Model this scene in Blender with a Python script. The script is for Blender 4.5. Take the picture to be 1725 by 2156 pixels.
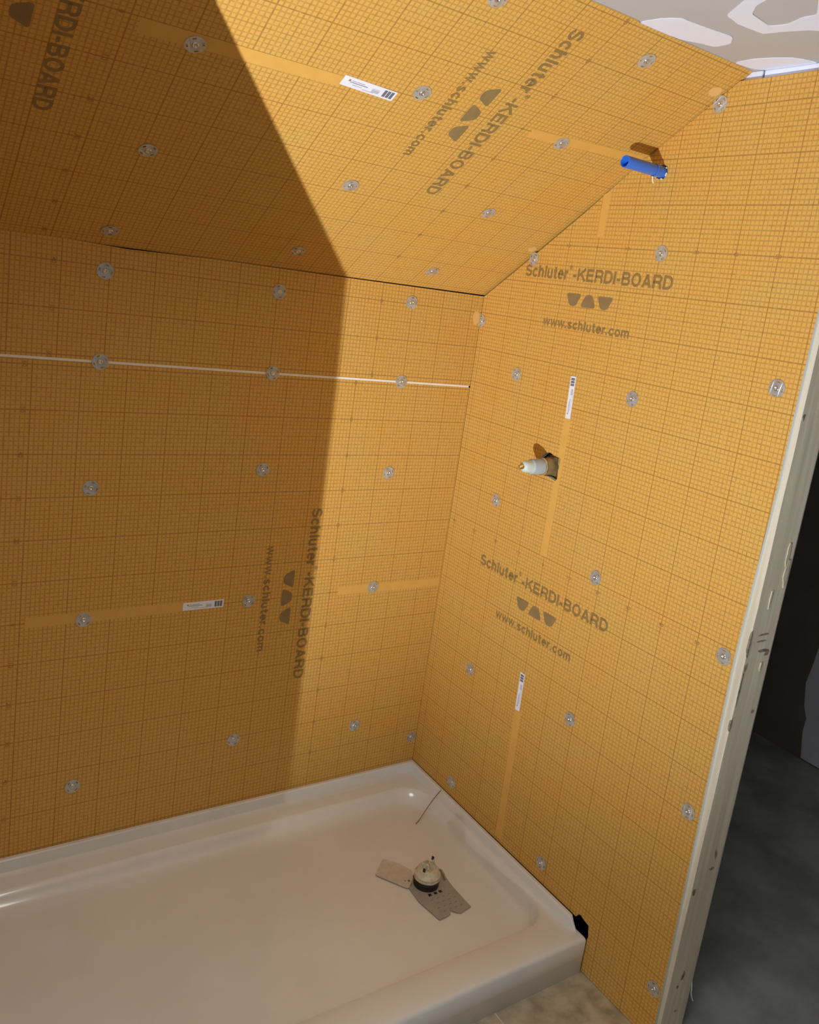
import bpy, bmesh, math, random
from mathutils import Vector, Matrix, noise
random.seed(7)
S = bpy.context.scene
for o in list(bpy.data.objects): bpy.data.objects.remove(o)

# ---------------------------------------------------------------- camera
F, CX, CY, CZ, YAW, PITCH, ROLL, PX, PY = 1787.3444, -1.5288, -1.9663, 1.6094, -0.6195, -0.196, 0.1449, 32.3778, -123.1268
cam = bpy.data.cameras.new('camera'); camo = bpy.data.objects.new('camera', cam); S.collection.objects.link(camo)
y, p, r = YAW, PITCH, ROLL
fw = Vector((math.sin(-y) * math.cos(p), math.cos(-y) * math.cos(p), math.sin(p)))
rt = Vector((math.cos(-y), -math.sin(-y), 0)); up = rt.cross(fw)
rt2 = rt * math.cos(r) + up * math.sin(r); up2 = -rt * math.sin(r) + up * math.cos(r)
m = Matrix((rt2, up2, -fw)).transposed().to_4x4(); m.translation = (CX, CY, CZ)
camo.matrix_world = m
cam.sensor_fit = 'VERTICAL'; cam.sensor_height = 36; cam.lens = F / 2156 * 36
cam.shift_x = -PX / 2156; cam.shift_y = PY / 2156; cam.clip_start = .05
S.camera = camo

# ---------------------------------------------------------------- world, lights, exposure
w = bpy.data.worlds.new('world'); S.world = w; w.use_nodes = True
w.node_tree.nodes['Background'].inputs[0].default_value = (.5, .52, .6, 1)
w.node_tree.nodes['Background'].inputs[1].default_value = .01
S.view_settings.view_transform = 'Standard'; S.view_settings.look = 'None'
S.view_settings.exposure = 0.0; S.view_settings.gamma = 1.0; S.view_settings.use_curve_mapping = False

def spot(name, loc, aim, power, size, blend, rad, col):
    l = bpy.data.lights.new(name, 'SPOT'); l.energy = power; l.spot_size = math.radians(size); l.spot_blend = blend
    l.shadow_soft_size = rad; l.color = col
    o = bpy.data.objects.new(name, l); S.collection.objects.link(o); o.location = loc
    o.rotation_euler = (Vector(aim) - Vector(loc)).to_track_quat('-Z', 'Y').to_euler(); return o
def area(name, loc, aim, power, sx, sy, col):
    l = bpy.data.lights.new(name, 'AREA'); l.energy = power; l.shape = 'RECTANGLE'; l.size = sx; l.size_y = sy; l.color = col
    o = bpy.data.objects.new(name, l); S.collection.objects.link(o); o.location = loc
    o.rotation_euler = (Vector(aim) - Vector(loc)).to_track_quat('-Z', 'Y').to_euler(); return o
LD = 2.8
LAMP = (-.452 - .724 * LD, -.69 * LD, .20)
spot('work_light', LAMP, (-.58, -.16, 2.10), 332, 81, 1.0, .006, (.96, 1.0, 1.07))
pl = bpy.data.lights.new('work_light_spill', 'POINT'); pl.energy = 19; pl.shadow_soft_size = .012; pl.color = (.97, 1.0, 1.0)
plo = bpy.data.objects.new('work_light_spill', pl); S.collection.objects.link(plo); plo.location = LAMP
fill = area('overhead_fill', (-1.05, -1.45, 2.10), (-1.0, -1.3, 0), 4.6, .5, .5, (.93, .95, .93)); fill.data.spread = math.radians(130)  # soft overhead fill added to brighten base and floor, no known fixture

# ---------------------------------------------------------------- helpers
ZS, AL, ZC, TJ, RW = 1.6034, 0.603, 2.1268, .008, .0042
def link(o): S.collection.objects.link(o); return o
def mk(name, bm, mat, parent=None, mw=None, smooth=False):
    me = bpy.data.meshes.new(name)
    bmesh.ops.recalc_face_normals(bm, faces=bm.faces); bm.to_mesh(me); bm.free()
    return mko(name, me, mat, parent, mw, smooth)
def mko(name, me, mat, parent=None, mw=None, smooth=False):
    if mat and not me.materials: me.materials.append(mat)
    if smooth:
        for f in me.polygons: f.use_smooth = True
    o = link(bpy.data.objects.new(name, me))
    if mw is not None: o.matrix_world = mw
    if parent: put(o, parent)
    return o
def put(o, parent):
    # keep the world placement while parenting
    bpy.context.view_layer.update()
    o.parent = parent; o.matrix_parent_inverse = parent.matrix_world.inverted()
def tag(o, label=None, cat=None, group=None, kind=None):
    for k, v in (('label', label), ('category', cat), ('group', group), ('kind', kind)):
        if v: o[k] = v
    return o
def box(bm, a, b):
    g = bmesh.ops.create_cube(bm, size=1)
    c = [(a[i] + b[i]) / 2 for i in range(3)]; d = [abs(b[i] - a[i]) for i in range(3)]
    bmesh.ops.scale(bm, vec=d, verts=g['verts']); bmesh.ops.translate(bm, vec=c, verts=g['verts']); return g['verts']
def boxm(a, b):
    bm = bmesh.new(); box(bm, a, b); return bm
def bevel(bm, w, seg=2):
    bmesh.ops.bevel(bm, geom=list(bm.edges), offset=w, segments=seg, affect='EDGES'); return bm
def lathe(prof, n=40, bm=None):
    bm = bm or bmesh.new(); rings = []
    for (rr, zz) in prof:
        rings.append([bm.verts.new((rr * math.cos(2 * math.pi * k / n), rr * math.sin(2 * math.pi * k / n), zz)) for k in range(n)])
    for a, b in zip(rings, rings[1:]):
        for k in range(n): bm.faces.new((a[k], a[(k + 1) % n], b[(k + 1) % n], b[k]))
    return bm, rings
def curve_mesh(polys, t, name='plate'):
    # flat plate with holes: first outline, then holes; thickness t centred on 0
    cu = bpy.data.curves.new(name, 'CURVE'); cu.dimensions = '2D'; cu.fill_mode = 'BOTH'; cu.extrude = t / 2
    for pl in polys:
        sp = cu.splines.new('POLY'); sp.points.add(len(pl) - 1)
        for q, (u, v) in zip(sp.points, pl): q.co = (u, v, 0, 1)
        sp.use_cyclic_u = True
    o = link(bpy.data.objects.new(name, cu)); dg = bpy.context.evaluated_depsgraph_get()
    me = bpy.data.meshes.new_from_object(o.evaluated_get(dg)); me.name = name
    bpy.data.objects.remove(o); bpy.data.curves.remove(cu); me.materials.clear(); return me
def text_mesh(body, x0, x1, y0, h, bold=0.0, t=.0002, cap=True, rot=0):
    cu = bpy.data.curves.new('t', 'FONT'); cu.body = body; cu.size = 1; cu.extrude = 0; cu.offset = bold; cu.resolution_u = 3
    o = link(bpy.data.objects.new('t', cu)); dg = bpy.context.evaluated_depsgraph_get()
    me = bpy.data.meshes.new_from_object(o.evaluated_get(dg)); bpy.data.objects.remove(o); bpy.data.curves.remove(cu)
    xs = [v.co.x for v in me.vertices]; a, b = min(xs), max(xs)
    ch = .70   # cap height of the unit font
    vs = []
    for v in me.vertices: vs.append((x0 + (v.co.x - a) / (b - a) * (x1 - x0), y0 + v.co.y / ch * h))
    fs = [tuple(f.vertices) for f in me.polygons]; bpy.data.meshes.remove(me); return vs, fs
def rnd_poly(pts, r, n=4):
    out = []
    N = len(pts)
    for i in range(N):
        P0, P1, P2 = Vector(pts[i - 1]), Vector(pts[i]), Vector(pts[(i + 1) % N])
        a = P1 + (P0 - P1).normalized() * r; b = P1 + (P2 - P1).normalized() * r
        for k in range(n + 1):
            s = k / n; q = a * (1 - s) ** 2 + P1 * 2 * s * (1 - s) + b * s * s; out.append((q.x, q.y))
    return out

# ---------------------------------------------------------------- materials
def M(name, col, rough=.6, metal=0, coat=0, spec=.5, bump=0, bscale=200, vary=0, vscale=8, col2=None):
    mt = bpy.data.materials.new(name); mt.use_nodes = True; nt = mt.node_tree; b = nt.nodes['Principled BSDF']
    b.inputs['Base Color'].default_value = (*col, 1); b.inputs['Roughness'].default_value = rough; b.inputs['Metallic'].default_value = metal
    b.inputs['Specular IOR Level'].default_value = spec; b.inputs['Coat Weight'].default_value = coat; b.inputs['Coat Roughness'].default_value = .08
    tc = nt.nodes.new('ShaderNodeTexCoord')
    if vary or col2:
        n = nt.nodes.new('ShaderNodeTexNoise'); n.inputs['Scale'].default_value = vscale; n.inputs['Detail'].default_value = 6; n.inputs['Roughness'].default_value = .6
        nt.links.new(tc.outputs['Object'], n.inputs['Vector'])
        cr = nt.nodes.new('ShaderNodeValToRGB'); c2 = col2 or tuple(c * (1 - vary) for c in col)
        cr.color_ramp.elements[0].position = .38; cr.color_ramp.elements[1].position = .62
        cr.color_ramp.elements[0].color = (*c2, 1); cr.color_ramp.elements[1].color = (*col, 1)
        nt.links.new(n.outputs['Fac'], cr.inputs['Fac']); nt.links.new(cr.outputs['Color'], b.inputs['Base Color'])
    if bump:
        n2 = nt.nodes.new('ShaderNodeTexNoise'); n2.inputs['Scale'].default_value = bscale; n2.inputs['Detail'].default_value = 3
        nt.links.new(tc.outputs['Object'], n2.inputs['Vector'])
        bp = nt.nodes.new('ShaderNodeBump'); bp.inputs['Strength'].default_value = bump; bp.inputs['Distance'].default_value = .001
        nt.links.new(n2.outputs['Fac'], bp.inputs['Height']); nt.links.new(bp.outputs['Normal'], b.inputs['Normal'])
    return mt

BASE = (.72, .375, .085)
def grid_material():
    mt = bpy.data.materials.new('orange_grid_fleece'); mt.use_nodes = True; nt = mt.node_tree; N = nt.nodes; L = nt.links
    b = N['Principled BSDF']; b.inputs['Roughness'].default_value = .62; b.inputs['Specular IOR Level'].default_value = .35
    tc = N.new('ShaderNodeTexCoord'); sx = N.new('ShaderNodeSeparateXYZ'); L.new(tc.outputs['Object'], sx.inputs[0])
    def mth(op, a, bb=None, c=None, clamp=False):
        n = N.new('ShaderNodeMath'); n.operation = op; n.use_clamp = clamp
        for i, v in enumerate((a, bb, c)):
            if v is None: continue
            if isinstance(v, (int, float)): n.inputs[i].default_value = v
            else: L.new(v, n.inputs[i])
        return n.outputs[0]
    nz = N.new('ShaderNodeTexNoise'); nz.inputs['Scale'].default_value = 90; nz.inputs['Detail'].default_value = 2; L.new(tc.outputs['Object'], nz.inputs['Vector'])
    nzv = nz.outputs['Fac']
    def line(coord, period, half, soft):
        d = mth('PINGPONG', coord, period / 2)            # 0 on a line
        dist = mth('ABSOLUTE', d)
        return mth('SUBTRACT', 1.0, mth('SMOOTH_MIN', mth('DIVIDE', mth('SUBTRACT', dist, half), soft, clamp=False), 1.0, .05), clamp=True)
    def ln(coord, period, half, soft):
        dist = mth('PINGPONG', coord, period / 2)
        mr = N.new('ShaderNodeMapRange'); mr.interpolation_type = 'SMOOTHSTEP'; L.new(dist, mr.inputs['Value'])
        mr.inputs['From Min'].default_value = half; mr.inputs['From Max'].default_value = half + soft
        mr.inputs['To Min'].default_value = 1; mr.inputs['To Max'].default_value = 0; return mr.outputs['Result']
    U, V = sx.outputs['X'], sx.outputs['Y']
    fine = mth('MAXIMUM', ln(U, .01, .0006, .0014), ln(V, .01, .0007, .0016))
    bold = mth('MAXIMUM', ln(U, .1, .0007, .0012), ln(V, .1, .0007, .0012))
    mid = mth('MAXIMUM', ln(U, .05, .0003, .001), ln(V, .05, .0003, .001))
    f2 = mth('MULTIPLY', fine, mth('MULTIPLY_ADD', nzv, 1.1, .0))
    n3 = N.new('ShaderNodeTexNoise'); n3.inputs['Scale'].default_value = 6; n3.inputs['Detail'].default_value = 4; L.new(tc.outputs['Object'], n3.inputs['Vector'])
    cr = N.new('ShaderNodeValToRGB'); cr.color_ramp.elements[0].position = .35; cr.color_ramp.elements[1].position = .68
    cr.color_ramp.elements[0].color = (.72, .392, .085, 1); cr.color_ramp.elements[1].color = (.685, .415, .100, 1); L.new(n3.outputs['Fac'], cr.inputs['Fac'])
    def mix(fac, a, c):
        n = N.new('ShaderNodeMix'); n.data_type = 'RGBA'; L.new(fac, n.inputs['Factor'])
        if hasattr(a, 'links'): L.new(a, n.inputs['A'])
        else: n.inputs['A'].default_value = a
        n.inputs['B'].default_value = c; return n.outputs['Result']
    c = mix(mth('MULTIPLY', f2, .95, clamp=True), cr.outputs['Color'], (.40, .205, .038, 1))
    c = mix(mth('MULTIPLY', mid, .25, clamp=True), c, (.33, .16, .035, 1))
    c = mix(mth('MULTIPLY', bold, mth('MULTIPLY_ADD', nzv, 1.1, -.05), clamp=True), c, (.34, .165, .036, 1))
    L.new(c, b.inputs['Base Color'])
    bp = N.new('ShaderNodeBump'); bp.inputs['Strength'].default_value = .35; bp.inputs['Distance'].default_value = .0008
    n4 = N.new('ShaderNodeTexNoise'); n4.inputs['Scale'].default_value = 320; n4.inputs['Detail'].default_value = 2; L.new(tc.outputs['Object'], n4.inputs['Vector'])
    L.new(mth('SUBTRACT', n4.outputs['Fac'], mth('MULTIPLY', fine, .7)), bp.inputs['Height']); L.new(bp.outputs['Normal'], b.inputs['Normal'])
    return mt
GRID = grid_material()
TAPE = M('orange_tape', (.74, .41, .088), .55, vary=.06, vscale=30)
INK = M('brown_ink', (.30, .19, .06), .6, vary=.15, vscale=60)
INK2 = M('grey_ink', (.28, .19, .075), .6, vary=.12, vscale=60)
NUM = M('number_ink', (.36, .19, .05), .6)
FOAM = M('white_foam', (.78, .84, .86), .7, bump=.2, bscale=300)
SEAM = M('white_seam', (.9, .86, .78), .5)
DARK = M('cavity_shade', (.03, .027, .022), .9)  # near-black colour stands in for shade behind board gaps and holes
STEEL = M('steel', (.60, .62, .62), .35, metal=.5, vary=.2, vscale=40)
STEELH = M('screw_steel', (.7, .7, .7), .25, metal=.9)
PAN = M('white_acrylic', (.82, .83, .83), .13, coat=.6, vary=.05, vscale=5)
DRY = M('grey_drywall_paper', (.52, .505, .495), .8, vary=.05, vscale=3)
DRY2 = M('plain_drywall', (.62, .62, .62), .85, vary=.08, vscale=2)
COMP = M('joint_compound', (.84, .87, 1.0), .7, bump=.2, bscale=30, vary=.04, vscale=6)
LABEL = M('white_label', (.82, .84, .92), .35)
LTXT = M('label_print', (.33, .34, .40), .5)
LBAR = M('barcode_ink', (.06, .06, .08), .5)
LRED = M('red_print', (.6, .15, .15), .5)
BLUE = M('blue_plastic', (.03, .17, .72), .3, coat=.3)
BLUEIN = M('blue_plastic_inside', (.02, .10, .55), .4)
CAULK = M('pale_caulk', (.85, .8, .68), .5)
CHROME = M('chrome', (.85, .86, .88), .08, metal=1)
GREYP = M('grey_plastic', (.40, .47, .52), .4)
WHITEP = M('pale_plastic', (.60, .70, .66), .4)
BRASS = M('dull_brass', (.38, .27, .12), .4, metal=.6, vary=.3, vscale=60)
GOLD = M('gold', (.85, .65, .2), .2, metal=1)
RUBBER = M('black_rubber', (.02, .018, .015), .45)
CREAM = M('cream_plastic', (.72, .66, .48), .45, vary=.25, vscale=90)
CARD = M('pale_card', (.68, .61, .53), .6, vary=.15, vscale=40)
CARD2 = M('grey_card', (.40, .37, .34), .55, vary=.1, vscale=40)
MASTIC = M('yellowed_sealant', (.40, .34, .15), .5, vary=.4, vscale=90)
CONC = M('dark_concrete', (.42, .44, .42), .85, vary=.35, vscale=5, bump=.4, bscale=60)
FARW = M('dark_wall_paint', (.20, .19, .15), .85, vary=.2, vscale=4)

def vinyl():
    mt = M('mottled_vinyl', (.5, .42, .3), .5); nt = mt.node_tree; b = nt.nodes['Principled BSDF']; tc = nt.nodes['Texture Coordinate']
    n = nt.nodes.new('ShaderNodeTexNoise'); n.inputs['Scale'].default_value = 22; n.inputs['Detail'].default_value = 5; nt.links.new(tc.outputs['Object'], n.inputs['Vector'])
    cr = nt.nodes.new('ShaderNodeValToRGB'); e = cr.color_ramp.elements; e[0].position = .32; e[0].color = (.34, .27, .19, 1); e[1].position = .6; e[1].color = (.56, .48, .35, 1)
    x = e.new(.47); x.color = (.45, .38, .27, 1)
    nt.links.new(n.outputs['Fac'], cr.inputs['Fac']); nt.links.new(cr.outputs['Color'], b.inputs['Base Color']); return mt
VINYL = vinyl()
def wood():
    mt = M('weathered_pine', (.5, .44, .33), .75); nt = mt.node_tree; b = nt.nodes['Principled BSDF']; tc = nt.nodes['Texture Coordinate']
    mp = nt.nodes.new('ShaderNodeMapping'); mp.inputs['Scale'].default_value = (60, 60, 2.5); nt.links.new(tc.outputs['Object'], mp.inputs[0])
    n = nt.nodes.new('ShaderNodeTexNoise'); n.inputs['Scale'].default_value = 1; n.inputs['Detail'].default_value = 5; nt.links.new(mp.outputs[0], n.inputs['Vector'])
    cr = nt.nodes.new('ShaderNodeValToRGB'); e = cr.color_ramp.elements; e[0].position = .3; e[0].color = (.56, .50, .38, 1); e[1].position = .7; e[1].color = (.74, .68, .54, 1)
    nt.links.new(n.outputs['Fac'], cr.inputs['Fac'])
    n2 = nt.nodes.new('ShaderNodeTexNoise'); n2.inputs['Scale'].default_value = 14; n2.inputs['Detail'].default_value = 3
    mp2 = nt.nodes.new('ShaderNodeMapping'); mp2.inputs['Scale'].default_value = (1.6, 1.6, .7); nt.links.new(tc.outputs['Object'], mp2.inputs[0]); nt.links.new(mp2.outputs[0], n2.inputs['Vector'])
    cr2 = nt.nodes.new('ShaderNodeValToRGB'); e = cr2.color_ramp.elements; e[0].position = .70; e[0].color = (0, 0, 0, 1); e[1].position = .76; e[1].color = (1, 1, 1, 1)
    nt.links.new(n2.outputs['Fac'], cr2.inputs['Fac'])
    mx = nt.nodes.new('ShaderNodeMix'); mx.data_type = 'RGBA'; nt.links.new(cr2.outputs['Color'], mx.inputs['Factor']); nt.links.new(cr.outputs['Color'], mx.inputs['A']); mx.inputs['B'].default_value = (.1, .07, .04, 1)
    nt.links.new(mx.outputs['Result'], b.inputs['Base Color']); return mt
WOOD = wood()
WOODD = M('dark_wood_stain', (.16, .12, .08), .9, col2=(.32, .27, .2), vscale=120)
WOODL = M('splintered_pine', (.62, .56, .40), .7, vary=.2, vscale=50)

# ---------------------------------------------------------------- board frames (local x = reading direction, local y = up of the print)
def frame(origin, U, V):
    U = Vector(U).normalized(); W = U.cross(Vector(V)).normalized(); V = W.cross(U)
    mm = Matrix((U, V, W)).transposed().to_4x4(); mm.translation = origin; return mm
TB = -.0029
FB = frame((-.3832, 0, .7238), (TB * -1, 0, -1), (1, 0, 0))
FBU = frame((-.3399, 0, 1.9485), (TB * -1, 0, -1), (1, 0, 0))
TR = .009
FR = frame((RW * .4157, -.4157, 1.755), (RW, -1, TR), (0, 0, 1))
ca, sa = math.cos(AL), math.sin(AL)
S0, XSR, TS = .6156, -.3608, .0043
def slp(x, s): return Vector((x, -s * ca, ZS + TJ * x + s * sa))
FS = frame(slp(XSR, S0), (-TS, ca, -sa), (1, 0, TJ))
def loc(fr, P): q = fr.inverted() @ Vector(P); return (q.x, q.y)
T = .0127

def board(parent, fr, outline, holes=()):
    polys = [[loc(fr, P) for P in outline]] + [[loc(fr, P) for P in h] for h in holes]
    me = curve_mesh(polys, T, 'foam_board')
    for v in me.vertices: v.co.z -= T / 2
    me.materials.append(GRID); me.materials.append(FOAM)
    for f in me.polygons:
        if abs(f.normal.z) < .5: f.material_index = 1
    o = mko('foam_board', me, None, parent, fr); return o
LIFT = .0004
def decal(name, parent, fr, vs, fs, mat, z=LIFT, th=.0003):
    bm = bmesh.new(); v3 = [bm.verts.new((q[0], q[1], z + (q[2] if len(q) > 2 else 0))) for q in vs]
    for f in fs:
        try: bm.faces.new([v3[i] for i in f])
        except ValueError: pass
    g = bmesh.ops.extrude_face_region(bm, geom=list(bm.faces))
    bmesh.ops.translate(bm, vec=(0, 0, -th), verts=[e for e in g['geom'] if isinstance(e, bmesh.types.BMVert)])
    return mk(name, bm, mat, parent, fr)
def merge(parts):
    V, Fc = [], []
    for vs, fs in parts:
        n = len(V); V += vs; Fc += [tuple(i + n for i in f) for f in fs]
    return V, Fc
def arc(cx, cy, rx, ry, a0, a1, n=8):
    return [(cx + rx * math.cos(math.radians(a0 + (a1 - a0) * k / n)), cy + ry * math.sin(math.radians(a0 + (a1 - a0) * k / n))) for k in range(n + 1)]
XH = .74
GL = {  # advance, strokes (cap height 1); a stroke is (points, closed)
 'K': (.76, [([(.085, 0), (.085, 1)], 0), ([(.70, 1), (.12, .40)], 0), ([(.30, .60), (.73, 0)], 0)]),
 'E': (.70, [([(.64, .915), (.085, .915), (.085, .085), (.66, .085)], 0), ([(.1, .52), (.60, .52)], 0)]),
 'R': (.74, [([(.085, 0), (.085, .915), (.42, .915)] + arc(.44, .69, .19, .225, 90, -90) + [(.085, .465)], 0), ([(.40, .465), (.56, .41), (.61, .28), (.62, .10), (.67, 0)], 0)]),
 'D': (.74, [([(.085, .085), (.085, .915), (.30, .915)] + arc(.32, .5, .33, .415, 90, -90), 1)]),
 'I': (.19, [([(.085, 0), (.085, 1)], 0)]),
 '-': (.34, [([(.02, .36), (.31, .36)], 0)]),
 'B': (.73, [([(.085, .085), (.085, .915), (.38, .915)] + arc(.40, .72, .19, .195, 90, -90) + [(.085, .525)], 0), ([(.12, .525), (.40, .525)] + arc(.42, .305, .21, .22, 90, -90) + [(.085, .085)], 0)]),
 'O': (.80, [(arc(.39, .5, .305, .425, 0, 345, 23), 1)]),
 'A': (.74, [([(.075, 0), (.365, .96)], 0), ([(.655, 0), (.365, .96)], 0), ([(.17, .29), (.56, .29)], 0)]),
 'S': (.70, [(arc(.35, .69, .24, .225, 25, 205, 9) + [(.16, .55), (.36, .50), (.54, .44)] + arc(.35, .31, .26, .225, 20, -165, 9), 0)]),
 'c': (.58, [(arc(.30, .37, .22, .30, 40, 320, 14), 0)]),
 'h': (.60, [([(.085, 0), (.085, 1)], 0), ([(.085, .46)] + arc(.28, .44, .18, .23, 130, 0) + [(.46, 0)], 0)]),
 'l': (.19, [([(.085, 0), (.085, 1)], 0)]),
 'u': (.60, [([(.085, .74), (.085, .30)] + arc(.27, .28, .185, .21, 180, 320) , 0), ([(.46, .74), (.46, 0)], 0)]),
 't': (.36, [([(.16, .96), (.16, .20)] + arc(.26, .18, .10, .11, 180, 280, 4) + [(.34, .075)], 0), ([(.0, .66), (.33, .66)], 0)]),
 'e': (.60, [([(.10, .40), (.50, .40)] + arc(.30, .37, .21, .30, 5, 315, 14), 0)]),
 'r': (.38, [([(.085, .74), (.085, 0)], 0), ([(.085, .42), (.14, .56), (.24, .65), (.36, .66)], 0)]),
 's': (.56, [(arc(.275, .53, .17, .14, 20, 210, 7) + [(.28, .375)] + arc(.275, .215, .19, .145, 30, -160, 7), 0)]),
 'w': (.84, [([(.06, .74), (.22, .06), (.41, .70), (.60, .06), (.76, .74)], 0)]),
 'o': (.60, [(arc(.295, .37, .215, .30, 0, 345, 19), 1)]),
 'm': (.92, [([(.085, 0), (.085, .74)], 0), ([(.085, .48)] + arc(.27, .46, .155, .21, 130, 0) + [(.43, 0)], 0), ([(.43, .46)] + arc(.60, .46, .165, .21, 130, 0) + [(.77, 0)], 0)]),
 '.': (.22, [([(.09, 0), (.09, .17)], 0)]),
 '\u00ae': (1.1, [(arc(.5, .5, .46, .46, 0, 345, 19), 1), ([(.36, .24), (.36, .72), (.5, .72)] + arc(.52, .6, .12, .12, 90, -90, 5) + [(.38, .48)], 0), ([(.50, .48), (.66, .24)], 0)]),
}
def stroke_text(body, x0, x1, y0, h, w=.20, gap=.08):
    vs, fs = [], []; cx = 0; st_ = []
    for ch in body:
        if ch == ' ': cx += .3; continue
        adv, strokes = GL[ch]
        for pts, cl in strokes: st_.append(([(cx + a, b) for a, b in pts], cl))
        cx += adv + gap
    total = cx - gap; kx = (x1 - x0) / total
    for si, (pts, cl) in enumerate(st_):
        P = [Vector((a * kx, b * h)) for a, b in pts]; n = len(P); hw = w * h / 2; base = len(vs)
        for i in range(n):
            a = P[i] - P[i - 1] if (i > 0 or cl) else None; b = P[(i + 1) % n] - P[i] if (i < n - 1 or cl) else None
            a = a.normalized() if a is not None and a.length > 1e-9 else None; b = b.normalized() if b is not None and b.length > 1e-9 else None
            if a is None: a = b
            if b is None: b = a
            t = (a + b); t = t.normalized() if t.length > 1e-6 else a
            nn = Vector((-t.y, t.x)); k = hw / max(.45, nn.dot(Vector((-a.y, a.x))))
            for sg in (1, -1): q = P[i] + nn * k * sg; vs.append((x0 + q.x, y0 + q.y, .00003 * (si % 3)))
        for i in range(n if cl else n - 1):
            j = (i + 1) % n; fs.append((base + 2 * i, base + 2 * j, base + 2 * j + 1, base + 2 * i + 1))
    return vs, fs
def print_block(parent, fr, dv):
    t = [stroke_text('Schluter', -.251, -.086, dv - .085, .031), stroke_text('-KERDI-BOARD', -.068, .252, dv - .085, .031)]
    decal('printed_lettering', parent, fr, *merge(t), INK)
    decal('registered_mark', parent, fr, *stroke_text('\u00ae', -.084, -.073, dv - .059, .011, .12), INK)
    decal('printed_web_address', parent, fr, *stroke_text('www.schluter.com', -.150, .153, dv - .206, .0235), INK)
    vs, fs = [], []
    for k, (c, d) in enumerate(((-.053, 1), (.001, -1), (.056, 1))):
        a, b = .027, .0115
        pts = [(c - a, dv - .1165), (c + a, dv - .1165), (c + b, dv - .148), (c - b, dv - .148)]
        if d < 0: pts = [(c - b, dv - .1165), (c + b, dv - .1165), (c + a, dv - .148), (c - a, dv - .148)]
        q = rnd_poly(pts, .0095, 6); n = len(vs); vs += q; fs.append(tuple(range(n, n + len(q))))
    decal('printed_emblem', parent, fr, vs, fs, INK2)
def numbers(parent, fr, dv, ks):
    parts = []
    for k in ks:
        s = str(abs(k)); wd = .0065 * len(s); u = k / 100
        parts.append(text_mesh(s, u - wd / 2, u + wd / 2, dv - .004, .008, .01))
    decal('printed_ruler_numbers', parent, fr, *merge(parts), NUM)
def tape(parent, fr, a, b, c, d):
    pts = [loc(fr, P) for P in (a, b, c, d)]
    decal('tape_strip', parent, fr, pts, [(0, 1, 2, 3)], TAPE, z=.0003, th=.0002)

# ---------------------------------------------------------------- back wall
XL, XR = -1.52, -.0005
YB = T + .001
wb = tag(mk('wall_back', boxm((XL, YB, 0), (.25, YB + .1, ZS + .1)), DARK), 'back wall of the shower alcove faced with two stacked orange grid boards', kind='structure')
ZJ = .7238 + .61
def zj(x): return ZJ - TB * (x + .3832) * -1
b1 = board(wb, FB, [(XL, 0, .112), (XR, 0, .114), (XR, 0, zj(XR) - .0028), (XL, 0, zj(XL) - .0028)])
b2 = board(wb, FBU, [(XL, 0, zj(XL) + .0028), (XR, 0, zj(XR) + .0028), (XR, 0, ZS - .007), (-.40, 0, ZS + TJ * -.4 - .0055), (-.8, 0, ZS + TJ * -.8 - .003), (-1.0, 0, ZS + TJ * -1.0 - .006), (-1.13, 0, ZS + TJ * -1.13 - .0008), (XL, 0, ZS + TJ * XL - .0015)])
bm = boxm((XL, .0008, zj(-.7) - .0075), (XR - .004, .010, zj(-.7) + .0075)); mk('seam_filler', bm, SEAM, wb)
for o in (b1,):
    print_block(o, FB, 0); numbers(o, FB, 0, [-60 + 10 * i for i in range(12)])
    numbers(o, FB, -.8146, [-60 + 10 * i for i in range(12)])
    tape(o, FB, (-.357, 0, .739), (-.357, 0, .714), (-.002, 0, .712), (-.002, 0, .737))
    tape(o, FB, (-1.173, 0, .736), (-1.173, 0, .710), (-.804, 0, .712), (-.804, 0, .737))
numbers(b2, FBU, 0, [60, 50, 40]); numbers(b2, FBU, -.8146, [60, 50, 40])

# ---------------------------------------------------------------- sloped ceiling
STOP = (ZC - ZS) / sa
bm = bmesh.new()
NS = Vector((0, -sa, -ca))
vv = []
for off in (T + .001, T + .08):
    for (x, s) in ((XL - .12, -.05), (.25, -.05), (.25, STOP), (XL - .12, STOP)):
        vv.append(bm.verts.new(slp(x, s) - NS * off))
for f in ((0, 1, 2, 3), (4, 5, 6, 7), (0, 1, 5, 4), (1, 2, 6, 5), (2, 3, 7, 6), (3, 0, 4, 7)): bm.faces.new([vv[i] for i in f])
ws = tag(mk('ceiling_slope', bm, DARK), 'sloped ceiling of the shower alcove faced with orange grid board', kind='structure')
XSE = .0125
bs = board(ws, FS, [slp(XL, -.006), slp(XSE, -.006), slp(XSE, STOP - .001), slp(-.334, STOP), slp(-.338, STOP + .004), slp(XL, STOP + .004)])
print_block(bs, FS, 0); print_block(bs, FS, -.8146)
numbers(bs, FS, 0, [-30, -20, -10, 0, 10, 20, 30, 40, 50]); numbers(bs, FS, -.8146, [-30, -20, -10, 0, 10, 20, 30, 40, 50, 60])
tape(bs, FS, slp(-1.145, .622), slp(-1.145, .590), slp(-.785, .594), slp(-.785, .620))
tape(bs, FS, slp(-.336, .622), slp(-.336, .598), slp(-.008, .612), slp(-.008, .636))

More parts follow.
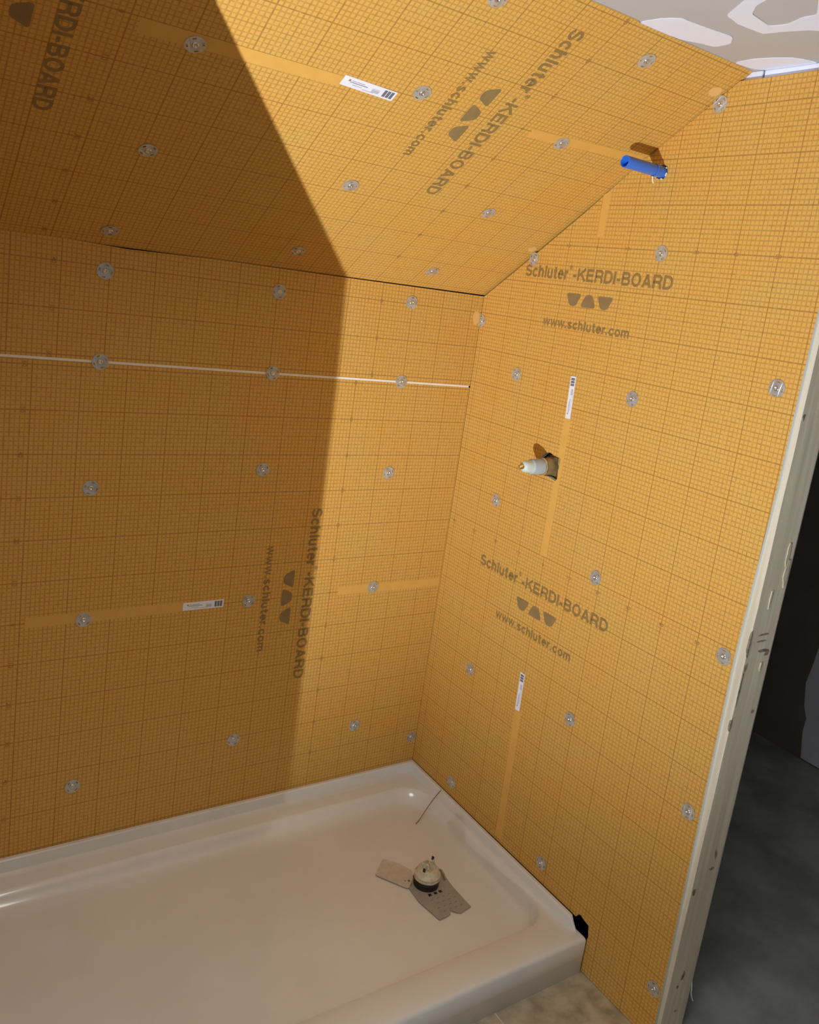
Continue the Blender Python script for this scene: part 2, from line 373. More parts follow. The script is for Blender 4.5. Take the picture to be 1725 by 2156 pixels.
# ---------------------------------------------------------------- right wall: board, framing, drywall on the far side
YE = -1.0255
wr = tag(mk('wall_right', boxm((.1015, -1.028, 0), (.1145, .1, ZC)), DRY2), 'partition wall on the right with an orange grid board on the shower side', kind='structure')
def RP(yy, zz): return (RW * -yy, yy, zz)
def zslope(yy): return ZS + (-yy) * sa / ca
out = [RP(0, .118), RP(-.753, .120), RP(-.760, .1335), RP(-.768, .1345), RP(-.780, .130), RP(-.7975, .1265), RP(-.7985, .113), RP(-.8022, .1005), RP(-.800, .090), RP(-.800, .002), RP(-1.0285, .002),
       RP(-1.022, .5), RP(-1.016, .95), RP(-1.024, 1.31), RP(-1.0245, 1.7), RP(-1.024, 2.1115), RP(-.740, 2.1075), RP(-.739, zslope(-.739) - .004), RP(-.5, zslope(-.5) - .0012), RP(-.35, zslope(-.35) - .009), RP(-.12, zslope(-.12) - .010), RP(-.001, ZS - .007)]
hole1 = [RP(*q) for q in ((-.357, 1.2185), (-.372, 1.2275), (-.393, 1.223), (-.416, 1.221), (-.4185, 1.218), (-.4185, 1.168), (-.415, 1.161), (-.409, 1.160), (-.385, 1.164), (-.352, 1.161), (-.343, 1.164), (-.338, 1.180), (-.339, 1.200))]
hole2 = [RP(-.576 + .0155 * math.cos(a * .5236), 1.929 + .0165 * math.sin(a * .5236)) for a in range(12)]
br = board(wr, FR, out, [hole1, hole2])
DV2 = -(1.755 - .9332)
for dv in (0, DV2): print_block(br, FR, dv)
numbers(br, FR, 0, [-10, 0, 10, 30, 40, 50]); numbers(br, FR, DV2, [-40, -30, -20, -10, 0, 10, 20, 30, 40, 50])
tape(br, FR, RP(-.406, 1.88), RP(-.430, 1.89), RP(-.430, 1.779), RP(-.407, 1.779))
tape(br, FR, RP(-.408, 1.327), RP(-.431, 1.327), RP(-.431, 1.2235), RP(-.408, 1.2235))
tape(br, FR, RP(-.4187, 1.2235), RP(-.431, 1.2235), RP(-.431, 1.160), RP(-.4187, 1.160))
tape(br, FR, RP(-.410, 1.160), RP(-.431, 1.160), RP(-.4315, .957), RP(-.406, .955))
tape(br, FR, RP(-.415, .513), RP(-.440, .515), RP(-.452, .130), RP(-.425, .130))
mk('cavity_shade_sheet', boxm((.0990, -.990, .0), (.1012, .0, ZC)), DARK, wr)  # dark sheet added to stand in for shade inside the wall cavity
# backing strips over the top edge of the board
mk('drywall_edging', bevel(boxm((.0135, -.7815, 2.0), (.020, -.70, 2.1262)), .0008), WHITEP if False else COMP, wr)
mk('drywall_edging', bevel(boxm((.0135, -1.03, 2.0), (.019, -.7865, 2.1262)), .0008), COMP, wr)

# stud closing the wall end
def stud():
    bm = bmesh.new(); nz = 60; ring = []
    for i in range(nz + 1):
        z = ZC * i / nz; k = noise.noise(Vector((0, 0, z * 3))) * .002; j = noise.noise(Vector((5, 0, z * 9))) * .001
        x0, x1, y0, y1 = .0133, .1008, -1.0355 + k, -.995
        c = .003
        if .98 < z < 1.02 or 1.05 < z < 1.07: c = .006
        ring.append([bm.verts.new(q + (z,)) for q in ((x0, y1), (x0, y0 + c), (x0 + c * .6, y0 + j), (x1 - .002, y0), (x1, y0 + .002), (x1, y1))])
    for a, b in zip(ring, ring[1:]):
        for k in range(6): bm.faces.new((a[k], a[(k + 1) % 6], b[(k + 1) % 6], b[k]))
    bm.faces.new(ring[0]); bm.faces.new(ring[-1]); return bm
st = tag(mk('wooden_stud', stud(), WOOD), 'weathered pale timber stud closing the end of the orange partition wall', 'stud')
def blotch(name, cx, cz, w, h, mat, yy=-1.0362, seed=0, parent=None):
    rr = random.Random(seed); bm = bmesh.new(); n = 14
    vs = [bm.verts.new((cx + w * math.cos(a) * rr.uniform(.6, 1.1), yy, cz + h * math.sin(a) * rr.uniform(.6, 1.1))) for a in [2 * math.pi * i / n for i in range(n)]]
    f = bm.faces.new(vs); g = bmesh.ops.extrude_face_region(bm, geom=[f]); bmesh.ops.translate(bm, vec=(0, .004, 0), verts=[e for e in g['geom'] if isinstance(e, bmesh.types.BMVert)])
    return mk(name, bm, mat, parent or st)
for i, (cx, cz, w, h) in enumerate(((.017, .985, .0035, .035), (.021, .93, .006, .010), (.018, .88, .003, .05), (.016, .80, .0035, .018), (.060, 1.0, .022, .0022), (.055, .985, .018, .0018), (.070, .962, .020, .0035), (.085, .955, .010, .008), (.084, .82, .008, .005), (.072, .44, .010, .004), (.024, .395, .006, .010), (.058, .165, .006, .016), (.046, .14, .005, .005), (.02, 1.46, .004, .008), (.06, .07, .004, .003))):
    blotch('stain', cx, cz, w, h, WOODD, seed=i)
for i, (cx, cz, w, h) in enumerate(((.086, 1.135, .008, .035), (.078, 1.175, .006, .028), (.052, 1.08, .003, .025), (.074, .925, .003, .012))):
    blotch('splinter', cx, cz, w, h, WOODL, yy=-1.0375, seed=40 + i)
def strip_curve(pts, rad, mat, name, parent=None, flat=1.0):
    cu = bpy.data.curves.new(name, 'CURVE'); cu.dimensions = '3D'; sp = cu.splines.new('NURBS'); sp.points.add(len(pts) - 1)
    for q, P in zip(sp.points, pts): q.co = (*P, 1)
    sp.use_endpoint_u = True; sp.order_u = 3; cu.bevel_depth = rad; cu.bevel_resolution = 2; cu.use_fill_caps = True
    o = link(bpy.data.objects.new(name, cu)); dg = bpy.context.evaluated_depsgraph_get(); me = bpy.data.meshes.new_from_object(o.evaluated_get(dg))
    bpy.data.objects.remove(o); bpy.data.curves.remove(cu); me.materials.clear(); return mko(name, me, mat, parent, smooth=True)
strip_curve([(.1008, -1.034, .135), (.104, -1.037, .115), (.106, -1.037, .095), (.115, -1.040, .078)], .0013, WHITEP, 'torn_fibre', st)

# ---------------------------------------------------------------- flat ceiling with joint compound
ce = tag(mk('ceiling', boxm((-3.3, -3.2, ZC), (1.75, -.757, ZC + .05)), DRY), 'flat drywall ceiling with patches of joint compound', kind='structure')
def patch(pts, zz=ZC - .0012, hole=None, wob=0.0):
    pts = rnd_poly(pts, .010, 3)
    pts = [(a + noise.noise(Vector((a * 60, b * 60, 1))) * .003, b + noise.noise(Vector((a * 60, b * 60, 7))) * .003) for a, b in pts]
    polys = [pts] + ([rnd_poly(hole, .008, 3)] if hole else [])
    me = curve_mesh(polys, .0012, 'joint_compound_patch'); me.materials.append(COMP)
    mko('joint_compound_patch', me, None, ce, Matrix.Translation((0, 0, zz + .0002)))
patch([(-.334, -.758), (-.328, -.814), (-.307, -.84), (-.248, -.845), (-.19, -.858), (-.158, -.83), (-.154, -.789), (-.182, -.783), (-.215, -.764), (-.26, -.757)])
patch([(-.287, -.915), (-.321, -.968), (-.38, -1.045), (-.341, -1.173), (-.10, -1.06), (-.159, -.986), (-.175, -.941), (-.175, -.913), (-.246, -.905)],
      hole=[(-.270, -.954), (-.300, -.983), (-.316, -1.017), (-.286, -1.086), (-.216, -1.039), (-.217, -1.014), (-.200, -.975), (-.205, -.944)])
patch([(-.058, -.762), (-.061, -.814), (-.047, -.857), (-.029, -.886), (.010, -.905), (.012, -.787), (-.007, -.771)])

# ---------------------------------------------------------------- floors and the rest of the rooms
tag(mk('floor', boxm((-3.3, -3.2, -.05), (.05, 0, 0)), VINYL), 'mottled beige vinyl floor in front of the shower base', kind='structure')
tag(mk('floor_beyond', boxm((.05, -3.2, -.05), (1.75, 1.2, -.001)), CONC), 'grey concrete floor of the dark room beyond', kind='structure')
tag(mk('trim_floor_seam', boxm((-.277, -1.6, 0), (-.2745, -.805, .0012)), M('seam_line', (.6, .6, .56), .5)), 'pale seam in the vinyl floor', kind='structure')
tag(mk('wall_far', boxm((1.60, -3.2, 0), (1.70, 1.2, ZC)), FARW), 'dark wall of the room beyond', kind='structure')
tag(mk('wall_rear', boxm((-3.3, -3.25, 0), (1.75, -3.15, ZC)), DRY2), 'wall behind the viewer', kind='structure')
tag(mk('wall_bathroom_left', boxm((-3.35, -3.2, 0), (-3.25, -1.0, ZC)), DRY2), 'left wall of the bathroom', kind='structure')
tag(mk('wall_front_left', boxm((-3.3, -1.01, 0), (-1.64, -.9, ZC)), DRY2), 'wall beside the shower opening', kind='structure')
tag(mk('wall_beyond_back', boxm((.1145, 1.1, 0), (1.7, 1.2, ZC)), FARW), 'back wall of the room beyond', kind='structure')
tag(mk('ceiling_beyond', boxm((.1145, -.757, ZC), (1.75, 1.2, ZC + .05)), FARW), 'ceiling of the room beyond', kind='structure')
wl = tag(mk('wall_left', boxm((-1.64, -1.006, 0), (XL - T - .001, .02, ZC)), DRY2), 'left end wall of the shower alcove', kind='structure')
FL = frame((XL, -.6, 1.0), (0, 1, 0), (0, 0, 1))
board(wl, FL, [(XL, -1.018, .87), (XL, -1.0225, .737), (XL, -1.0240, .35), (XL, -1.0255, .15), (XL, -1.0255, .002), (XL, -.806, .002), (XL, -.806, .118), (XL, 0, .118), (XL, 0, ZS - .02), (XL, -.74, 2.09), (XL, -1.018, 2.12)])
# light compound patch low on the far wall
bm = bmesh.new(); pp = [(-.402, 0.005), (-.384, .11), (-.386, .165), (-.366, .21), (-.35, .3), (-.36, .38), (-.37, .5), (-.41, .8), (-.8, .9), (-.9, .005)]
vs = [bm.verts.new((1.599, a, b)) for a, b in pp]; bm.faces.new(vs); f = list(bm.faces)
g = bmesh.ops.extrude_face_region(bm, geom=f); bmesh.ops.translate(bm, vec=(-.001, 0, 0), verts=[e for e in g['geom'] if isinstance(e, bmesh.types.BMVert)])
mk('joint_compound_patch', bm, COMP, bpy.data.objects['wall_far'])

# ---------------------------------------------------------------- shower base
def rrect(xl, xr, yf, yb, rad, z, n=10):
    out = []
    for cx, cy, a0 in ((xr - rad, yb - rad, 0), (xl + rad, yb - rad, 90), (xl + rad, yf + rad, 180), (xr - rad, yf + rad, 270)):
        for k in range(n + 1):
            a = math.radians(a0 + 90 * k / n); out.append((cx + rad * math.cos(a), cy + rad * math.sin(a), z))
    return out
def pan():
    bm = bmesh.new(); X0, X1, Y0, Y1 = XL + .001, -.0015, -.8035, -.0015
    L = [rrect(X0, X1, Y0, Y1, .003, 0.0), rrect(X0, X1, Y0, Y1, .003, .090), rrect(X0 + .001, X1 - .001, Y0 + .0015, Y1 - .001, .003, .095), rrect(X0 + .003, X1 - .003, Y0 + .005, Y1 - .003, .004, .0985), rrect(X0 + .006, X1 - .006, Y0 + .011, Y1 - .006, .006, .1),
         rrect(X0 + .014, X1 - .012, Y0 + .03, Y1 - .012, .012, .0994), rrect(X0 + .034, X1 - .022, -.712, -.072, .085, .0975),
         rrect(X0 + .036, X1 - .0245, -.709, -.0755, .085, .0955), rrect(X0 + .039, X1 - .028, -.705, -.080, .083, .088), rrect(X0 + .043, X1 - .032, -.700, -.087, .081, .072), rrect(X0 + .049, X1 - .038, -.694, -.097, .078, .0585),
         rrect(X0 + .058, X1 - .047, -.685, -.112, .076, .0510), rrect(X0 + .07, X1 - .060, -.674, -.135, .072, .0475), rrect(X0 + .1, X1 - .085, -.650, -.160, .06, .0462), rrect(X0 + .3, X1 - .18, -.55, -.25, .05, .0445)]
    def drop(i, q):
        if 2 <= i <= 8 and q[1] > -.76: t = min(1, (q[1] + .76) / .2); return (q[0], q[1], q[2] - (.013 if i < 8 else .009) * t * t * (3 - 2 * t))
        return q
    R = [[bm.verts.new(drop(i, q)) for q in l] for i, l in enumerate(L)]
    for a, b in zip(R, R[1:]):
        n = len(a)
        for k in range(n): bm.faces.new((a[k], a[(k + 1) % n], b[(k + 1) % n], b[k]))
    bm.faces.new(R[-1]); bm.faces.new(R[0])
    for f in bm.faces: f.smooth = len(f.verts) == 4
    return bm
base = tag(mk('shower_pan', pan(), PAN, smooth=False), 'white acrylic rectangular shower base on the floor against the orange walls', 'shower base')
bm = bmesh.new()
FW, FH = .011, .1175
def flange(bm, path):   # path of (outer, inner) points with top heights
    rows = []
    for (ox, oy), (ix, iy), zt in path:
        rows.append([bm.verts.new(q) for q in ((ox, oy, .078), (ox, oy, zt), (ox + (ix - ox) * .75, oy + (iy - oy) * .75, zt), (ix, iy, zt - .003), (ix + (ix - ox) * .2, iy + (iy - oy) * .2, .090), (ix + (ix - ox) * .5, iy + (iy - oy) * .5, .078))])
    for a, b in zip(rows, rows[1:]):
        for k in range(5): bm.faces.new((a[k], a[k + 1], b[k + 1], b[k]))
    bm.faces.new(rows[0]); bm.faces.new(rows[-1])
xo, yo = -.0015, -.0015; lo = XL + .001
flange(bm, [((lo, -.77), (lo + FW, -.77), .101), ((lo, -.75), (lo + FW, -.75), FH), ((lo, yo), (lo + FW, yo - FW), FH), ((xo, yo), (xo - FW, yo - FW), FH), ((xo, -.4), (xo - FW, -.4), .119), ((xo - .0005, -.745), (xo - FW, -.745), .122), ((xo - .006, -.757), (xo - FW - .001, -.757), .115), ((xo - .009, -.774), (xo - FW - .002, -.776), .101)])
mk('flange', bm, PAN, base)

# drain test stub and the plates around it
def shaped(name, pts, z, t, mat, holes=(), parent=None, tilt=None):
    me = curve_mesh([pts] + list(holes), t, name); me.materials.append(mat); o = mko(name, me, None, parent, Matrix.Translation((0, 0, z))); return o
dx, dy = -.224, -.428
dr = link(bpy.data.objects.new('drain_stub', None)); dr.location = (dx, dy, .0455)
tag(dr, 'capped plastic drain stub with black rubber collar standing in the shower base', 'drain pipe')
FD = Matrix.Translation((dx, dy, .0455))
bm, rg = lathe([(0.0001, 0), (.034, 0), (.0345, .003), (.0325, .006), (.0325, .012), (.0345, .014), (.0345, .018), (.0325, .02), (.0325, .027), (.02, .028)])
mk('rubber_collar', bm, RUBBER, dr, FD, True)
bm, rg = lathe([(.031, .022), (.035, .0235), (.0355, .026), (.034, .028), (.0335, .031), (.035, .032), (.035, .036), (.033, .038), (.029, .039), (.0285, .048), (.026, .050), (.0245, .053), (.014, .052), (.012, .047), (.0001, .047)])
for v in bm.verts: v.co += Vector((noise.noise(v.co * 90), noise.noise(v.co * 90 + Vector((9, 0, 0))), noise.noise(v.co * 90 + Vector((0, 9, 0))))) * .0010
cap_ = mk('plastic_cap', bm, CREAM, dr, FD, True)
for k, (a, rr, h, w, mat) in enumerate(((200, .020, .018, .015, CREAM), (250, .018, .012, .013, CREAM), (300, .020, .019, .014, CREAM), (20, .020, .026, .012, CREAM), (75, .019, .022, .015, CREAM), (140, .020, .020, .015, CREAM), (225, .008, .022, .013, CREAM), (60, .006, .020, .012, CREAM))):
    bm = bmesh.new(); vs = box(bm, (-.003, -w / 2, 0), (.003, w / 2, h))
    for v in bm.verts:
        if v.co.z > .5 * h: v.co.y = v.co.y * .45 + .002 * (k % 3 - 1); v.co.x = v.co.x * .6 - .003; v.co.z -= .003 * (v.co.y > 0)
    bevel(bm, .0009, 2)
    mk('broken_fin', bm, mat, cap_, FD @ Matrix.Translation((rr * math.cos(math.radians(a)), rr * math.sin(math.radians(a)), .044)) @ Matrix.Rotation(math.radians(a), 4, 'Z'))
for a, rr, zz in ((205, .0235, .050), (28, .0205, .062)):
    bm = bmesh.new(); box(bm, (-.0015, -.0035, 0), (.0015, .0035, .011)); bevel(bm, .0006, 1)
    mk('dark_chip', bm, RUBBER, cap_, FD @ Matrix.Translation((rr * math.cos(math.radians(a)), rr * math.sin(math.radians(a)), zz)) @ Matrix.Rotation(math.radians(a), 4, 'Z'))
bm = bmesh.new(); n = 24
vs = [bm.verts.new((dx + (.045 + .007 * noise.noise(Vector((math.cos(a) * 2, math.sin(a) * 2, 3)))) * math.cos(a), dy + (.043 + .008 * noise.noise(Vector((math.cos(a) * 2, math.sin(a) * 2, 8)))) * math.sin(a), .0475)) for a in [2 * math.pi * i / n for i in range(n)]]
f = bm.faces.new(vs); g = bmesh.ops.extrude_face_region(bm, geom=[f]); bmesh.ops.translate(bm, vec=(0, 0, -.003), verts=[e for e in g['geom'] if isinstance(e, bmesh.types.BMVert)])
mk('sealant_ring', bm, MASTIC, dr)
strip_curve([(-.180, -.400, .060), (-.172, -.415, .066), (-.168, -.428, .062), (-.170, -.440, .052)], .003, MASTIC, 'loose_tab', dr)

wp = shaped('blank_plate', rnd_poly([(-.281, -.298), (-.250, -.333), (-.232, -.370), (-.246, -.398), (-.279, -.427), (-.334, -.345)], .008), .0485, .0016, CARD)
tag(wp, 'blank pale rectangular plate lying left of the drain stub', 'plate')
for (a, b, rr) in ((-.262, -.402, .0035), (-.272, -.398, .002)):
    bm, _ = lathe([(.0001, 0), (rr, 0), (rr, .0004), (.0001, .0004)], 12); mk('stain_spot', bm, M('rust_spot', (.2, .1, .05), .8), wp, Matrix.Translation((a, b, .0493)))
gp_pts = [(-.276, -.424), (-.279, -.478), (-.266, -.553), (-.240, -.551), (-.228, -.548), (-.219, -.537), (-.211, -.549), (-.200, -.556), (-.162, -.549), (-.163, -.469), (-.157, -.409), (-.2, -.385)]
E1, E2 = Vector((.072, .002)).normalized(), Vector((.035, -.080)).normalized()
holes = []
O = Vector((-.236, -.486))
shaped_g = shaped('perforated_plate', gp_pts, .0475, .0013, CARD2)
tag(shaped_g, 'grey plate with rows of small punched slots under the drain stub', 'plate')
for r_ in range(4):
    for c_ in range(4):
        cx, cy = -.243 + c_ * .018 + (r_ % 2) * .008, -.489 - r_ * .0155
        if cx > -.172: continue
        bm = bmesh.new(); n = 10
        pts = [(cx + .0042 * math.cos(math.radians(20 + 160 * k / n)), cy + .0042 * math.sin(math.radians(20 + 160 * k / n))) for k in range(n + 1)]
        pts += [(cx + .0030 * math.cos(math.radians(180 - 160 * k / n)), cy + .0030 * math.sin(math.radians(180 - 160 * k / n))) for k in range(n + 1)]
        vs = [bm.verts.new((a, b, .0484)) for a, b in pts]; f = bm.faces.new(vs)
        g = bmesh.ops.extrude_face_region(bm, geom=[f]); bmesh.ops.translate(bm, vec=(0, 0, -.0005), verts=[e for e in g['geom'] if isinstance(e, bmesh.types.BMVert)])
        mk('slot', bm, M('slot_shade', (.2, .17, .15), .7) if r_ == 0 and c_ == 0 else bpy.data.materials['slot_shade'], shaped_g)
for (a, b) in ((-.239, -.469), (-.221, -.469), (-.205, -.469)):
    bm = boxm((a - .0045, b - .004, .0478), (a + .0045, b + .004, .0484)); mk('slot', bm, RUBBER, shaped_g)
tw = strip_curve([(-.012, -.178, .1195), (-.035, -.184, .108), (-.07, -.193, .080), (-.100, -.202, .052), (-.110, -.204, .0485)], .0013, M('twig_brown', (.30, .15, .08), .7), 'dry_stalk')
tag(tw, 'thin reddish brown stalk leaning from the rim into the shower base corner', 'stalk')

# ---------------------------------------------------------------- blue pipe stub and shower valve
FX = lambda yy, zz, x=0.0: Matrix.Translation((x, yy, zz)) @ Matrix.Rotation(-math.pi / 2, 4, 'Y')   # local +z points out of the right wall
pipe = link(bpy.data.objects.new('pipe_stub', None)); pipe.location = (0, -.576, 1.929); tag(pipe, 'open blue plastic pipe sticking out of the orange wall under the slope', 'pipe')
fp = FX(-.576, 1.929)
bm, rg = lathe([(.0120, -.05), (.0128, 0), (.0128, .028), (.0132, .03), (.0130, .08), (.0132, .1195), (.0128, .1205), (.0116, .1205), (.0112, .1195), (.0112, .02), (.0001, .018)])
mk('tube', bm, BLUE, pipe, fp, True)
bm, rg = lathe([(.0134, .020), (.0142, .021), (.0142, .0255), (.0134, .0265)]); mk('raised_band', bm, BLUE, pipe, fp, True)
for k, (a, h, w) in enumerate(((150, .004, .006), (200, .005, .004), (250, .003, .008), (300, .004, .003), (20, .003, .005))):
    bm = bmesh.new(); box(bm, (-.0008, -w / 2, 0), (.0014, w / 2, h)); bevel(bm, .0005, 1)
    mk('caulk_crumb', bm, CAULK, pipe, fp @ Matrix.Rotation(math.radians(a), 4, 'Z') @ Matrix.Translation((.0165, 0, 0)))
strip_curve([(-.030, -.576 - .004, 1.914), (-.028, -.579, 1.908), (-.024, -.580, 1.900)], .0014, CAULK, 'label_scrap', pipe)

val = link(bpy.data.objects.new('shower_valve', None)); val.location = (0, -.388, 1.192); tag(val, 'unfinished shower valve with grey sleeve and brass tip poking through the wall hole', 'valve')
fv = FX(-.380, 1.190)
bm = bmesh.new(); box(bm, (-.030, -.027, -.085), (.030, .027, -.012)); bevel(bm, .006, 3); mk('valve_body', bm, BRASS, val, fv @ Matrix.Rotation(.15, 4, 'Z'), False)
bm, rg = lathe([(.0225, -.05), (.0225, .018), (.021, .019)]); mk('valve_neck', bm, BRASS, val, fv, True)
bm, rg = lathe([(.0215, .018), (.0226, .019), (.0228, .024), (.0218, .0255)]); mk('chrome_ring', bm, CHROME, val, fv, True)
bm, rg = lathe([(.0210, .024), (.0205, .028), (.0198, .058), (.0185, .061), (.0150, .0615)]); mk('sleeve', bm, GREYP, val, fv, True)
bm, rg = lathe([(.0165, .055), (.0160, .070), (.0150, .080), (.0125, .086), (.0060, .088), (.0001, .088)]); mk('cartridge_cap', bm, WHITEP, val, fv, True)
bm, rg = lathe([(.0070, .086), (.0068, .093), (.0040, .094), (.0038, .099), (.0001, .0995)], 20); mk('brass_tip', bm, GOLD, val, fv, True)
bm = bmesh.new(); box(bm, (-.001, -.005, .060), (.001, .005, .0665)); mk('notch_mark', bm, RUBBER, val, fv @ Matrix.Translation((.0, 0, 0)) @ Matrix.Rotation(2.4, 4, 'Z') @ Matrix.Translation((.0165, 0, 0)))

# ---------------------------------------------------------------- barcode stickers
def sticker(fr, c, ang, ln, wd, label):
    # local: x along the strip with the barcode at +x
    mm = fr @ Matrix.Translation((c[0], c[1], .0006)) @ Matrix.Rotation(ang, 4, 'Z')
    bm = bmesh.new(); me = curve_mesh([rnd_poly([(-ln / 2, -wd / 2), (ln / 2, -wd / 2), (ln / 2, wd / 2), (-ln / 2, wd / 2)], .001, 2)], .0003, 'barcode_sticker'); me.materials.append(LABEL); bm.free()
    o = mko('barcode_sticker', me, None, None, mm); tag(o, label, 'sticker', 'white stickers ending the tape strips')
    def rects(name, rs, mat):
        bm = bmesh.new()
        for a, b, c2, d in rs: box(bm, (a * ln, b * wd, .0001), (c2 * ln, d * wd, .0003))
        mk(name, bm, mat, o, mm)
    bars = []; x = .275; rr = random.Random(3)
    for gk in range(3):
        for k in range(4):
            wv = rr.uniform(.009, .013); bars.append((x, -.34, x + wv, .36)); x += wv + .003
        x += .012
    rects('barcode', bars, LBAR)
    rects('printed_lines', [(-.34, .16, -.10, .21), (-.36, -.02, -.03, .07), (-.3, -.2, -.12, -.16), (-.10, -.33, .12, -.29), (.06, .08, .2, .11)], LTXT)
    rects('printed_block', [(.06, -.28, .2, .02)], M('pale_print', (.5, .52, .62), .5) if 'pale_print' not in bpy.data.materials else bpy.data.materials['pale_print'])
    rects('red_mark', [(-.40, .06, -.365, .26)], LRED)
    return o
sticker(FB, loc(FB, (-.7505, 0, .7245)), math.pi / 2, .108, .0215, 'white barcode sticker on the shadowed back wall, end of the tape strip')
sticker(FS, loc(FS, slp(-.728, .609)), math.pi / 2 - .05, .115, .024, 'white barcode sticker on the sloped ceiling')
sticker(FR, loc(FR, RP(-.416, 1.380)), math.pi / 2 + .035, .108, .0185, 'white barcode sticker on the right wall above the shower valve')
sticker(FR, loc(FR, RP(-.4225, .568)), math.pi / 2 + .02, .108, .0175, 'white barcode sticker low on the right wall between the valve and the shower base')

# small torn tape scraps under three corner washers
bm_s = None
def scrap(parent, fr, c, w, h):
    p0 = loc(fr, c); rr = random.Random(int(c[2] * 1000))
    pts = [(p0[0] + w * math.cos(a) * rr.uniform(.75, 1.05), p0[1] + h * math.sin(a) * rr.uniform(.75, 1.05)) for a in [2 * math.pi * i / 12 for i in range(12)]]
    decal('tape_scrap', parent, fr, pts, [tuple(range(12))], M('pale_tape', (.78, .47, .15), .5) if 'pale_tape' not in bpy.data.materials else bpy.data.materials['pale_tape'], z=.0005)
scrap(b1 if False else b2, FBU, (-.016, 0, 1.533), .022, .014)
scrap(bs, FS, slp(-.020, .850), .016, .018)
scrap(bs, FS, slp(-.014, .235), .012, .014)

# ---------------------------------------------------------------- washers with screws
def washer_mesh():
    R0, n = .018, 40
    out = [(R0 * math.cos(2 * math.pi * k / n), R0 * math.sin(2 * math.pi * k / n)) for k in range(n)]
    holes = []
    for q in range(4):
        a0 = math.radians(90 * q - 14); pts = []
        for k in range(5): a = a0 + math.radians(28) * k / 4; pts.append((.0152 * math.cos(a), .0152 * math.sin(a)))
        for k in range(5): a = a0 + math.radians(28) * (1 - k / 4); pts.append((.0118 * math.cos(a), .0118 * math.sin(a)))
        holes.append(pts)
    holes.append([(.0066 * math.cos(2 * math.pi * k / 24), .0066 * math.sin(2 * math.pi * k / 24)) for k in range(24)])
    me = curve_mesh([out] + holes, .0008, 'washer')
    for v in me.vertices:
        rr = math.hypot(v.co.x, v.co.y); v.co.z += .0007 + .0009 * (1 - (rr / R0) ** 2)
    me.materials.append(STEEL); return me
WM = washer_mesh()
bm, _ = lathe([(.0068, .0006), (.0064, .0020), (.0052, .0031), (.0046, .0034), (.0030, .0032), (.0024, .0016), (.0001, .0014)], 24)
bmesh.ops.recalc_face_normals(bm, faces=bm.faces); HM = bpy.data.meshes.new('screw_head'); bm.to_mesh(HM); bm.free(); HM.materials.append(STEELH)
for f in HM.polygons: f.use_smooth = True
def fastener(mm, label, group):
    o = link(bpy.data.objects.new('washer_screw', None)); o.matrix_world = mm
    tag(o, label, 'washer', group)
    for nm, me in (('washer', WM), ('screw_head', HM)):
        c = link(bpy.data.objects.new(nm, me)); c.parent = o
    return o
def fmat(fr, P, k):
    q = fr.inverted() @ Vector(P); tl = random.Random(k)
    return fr @ Matrix.Translation((q.x, q.y, .0004)) @ Matrix.Rotation(tl.uniform(0, 1.57), 4, 'Z') @ Matrix.Rotation(tl.uniform(-.03, .03), 4, 'X')
GB, GR, GS = 'washers screwed to the back wall', 'washers screwed to the right wall', 'washers screwed to the sloped ceiling'
SB = [(-1.048, 1.536, 'pale round washer near the top of the back wall, left column, just under the slope'),
      (-.634, 1.538, 'round washer near the top of the back wall, middle column in shadow'),
      (-.243, 1.553, 'round washer at the top of the lit part of the back wall, beside the corner'),
      (-1.046, 1.336, 'pale round washer on the white seam of the back wall, leftmost of three'),
      (-.628, 1.335, 'round washer on the white seam of the back wall, middle of three'),
      (-.242, 1.335, 'round washer on the white seam of the back wall, rightmost of three'),
      (-1.048, 1.043, 'pale round washer on the back wall, left column, first below the white seam'),
      (-.627, 1.084, 'round washer on the back wall, middle column, first below the white seam'),
      (-.243, 1.073, 'round washer on the lit back wall, first below the white seam'),
      (-1.044, .717, 'pale round washer on the back wall tape strip left of the barcode sticker'),
      (-.627, .724, 'round washer on the back wall between the barcode sticker and the web address'),
      (-.242, .728, 'round washer on the lit tape strip of the back wall'),
      (-1.044, .274, 'lowest washer in the left column of the back wall above the shower base'),
      (-.628, .316, 'lowest washer in the middle column of the back wall above the shower base'),
      (-.240, .284, 'lowest washer on the lit part of the back wall above the shower base'),
      (-.0195, .201, 'dull washer in the corner of the back wall just above the shower base')]
for i, (x, z, l) in enumerate(SB): fastener(fmat(FB, (x, 0, z), i), l, GB)
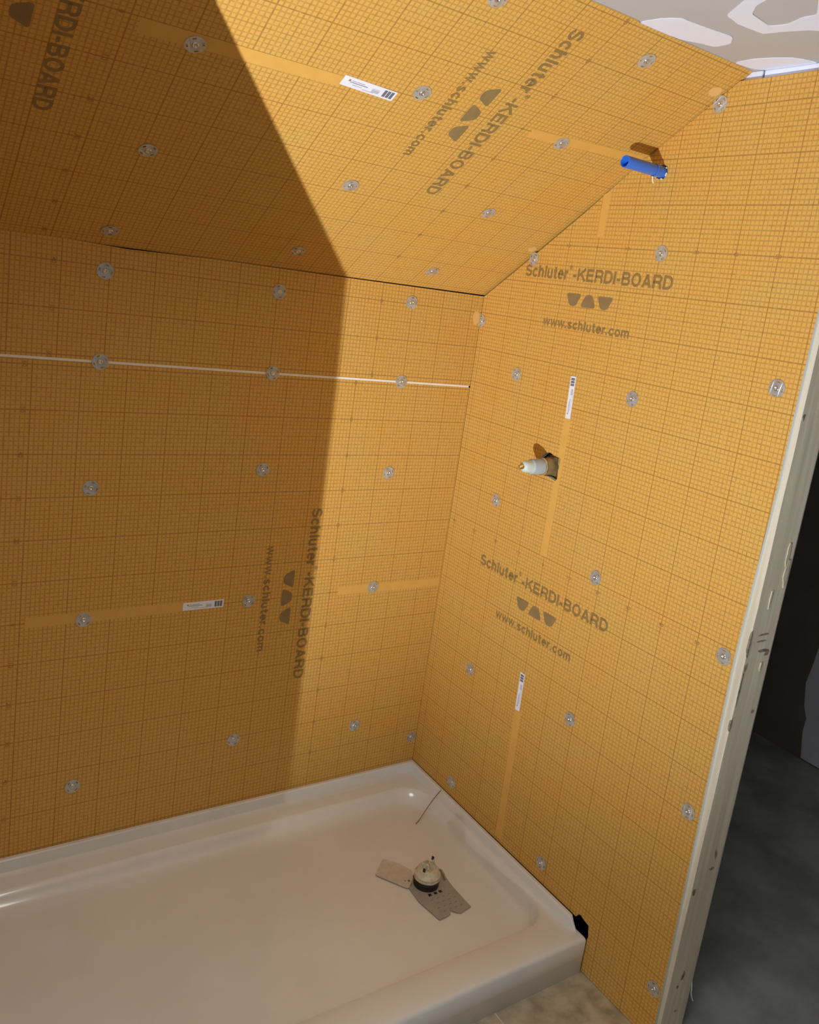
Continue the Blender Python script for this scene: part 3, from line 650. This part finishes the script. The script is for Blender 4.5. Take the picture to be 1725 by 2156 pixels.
SR = [(-.700, 2.065, 'washer at the top edge of the right wall beside the sloped ceiling'),
      (-.619, 1.750, 'washer on the right wall below the blue pipe, above the upper lettering'),
      (-.191, 1.713, 'washer on the right wall touching the slope, left of the upper lettering'),
      (-.006, 1.527, 'washer turned into the top of the wall corner, left end of the right wall'),
      (-.196, 1.403, 'washer on the right wall near the corner, level with the tall sticker'),
      (-.616, 1.415, 'dark washer on the right wall to the right of the upper barcode sticker'),
      (-.976, 1.506, 'dark washer with four pale slots near the outer edge of the right wall'),
      (-.197, 1.043, 'washer on the right wall near the corner, left of and below the valve'),
      (-.609, .968, 'washer on the right wall just above the lower lettering'),
      (-.993, .938, 'dark shiny washer at the outer edge of the right wall at mid height'),
      (-.205, .530, 'washer on the right wall near the corner, left of the lower barcode sticker'),
      (-.614, .589, 'washer on the right wall below the lower web address'),
      (-.992, .571, 'washer at the outer edge of the right wall, second from the floor'),
      (-.205, .161, 'washer on the right wall just above the rim near the inner corner of the base'),
      (-.610, .171, 'washer on the right wall just above the rim near the front of the base'),
      (-1.006, .127, 'lowest washer at the outer edge of the right wall near the floor')]
for i, (yy, z, l) in enumerate(SR): fastener(fmat(FR, RP(yy, z), 40 + i), l, GR)
SS = [(-1.052, .599, 'washer on the shadowed end of the tape strip on the sloped ceiling'),
      (-1.051, .324, 'washer in the middle of the shadowed left part of the sloped ceiling'),
      (-1.054, .050, 'washer at the lower edge of the sloped ceiling, far left in shadow'),
      (-.626, .076, 'shadowed washer at the lower edge of the sloped ceiling beside the light boundary'),
      (-.231, .073, 'lit washer at the lower edge of the sloped ceiling near the corner'),
      (-.623, .340, 'lit washer on the sloped ceiling just right of the shadow line'),
      (-.625, .633, 'shiny washer on the sloped ceiling beside the barcode sticker'),
      (-.244, .342, 'washer on the sloped ceiling between the lettering and the right wall'),
      (-.242, .607, 'washer on the sloped ceiling tape strip left of the blue pipe'),
      (-.244, .859, 'washer at the top of the sloped ceiling near the flat ceiling'),
      (-.622, .867, 'washer cut by the upper picture edge on the sloped ceiling')]
for i, (x, s, l) in enumerate(SS): fastener(fmat(FS, slp(x, s), 80 + i), l, GS)
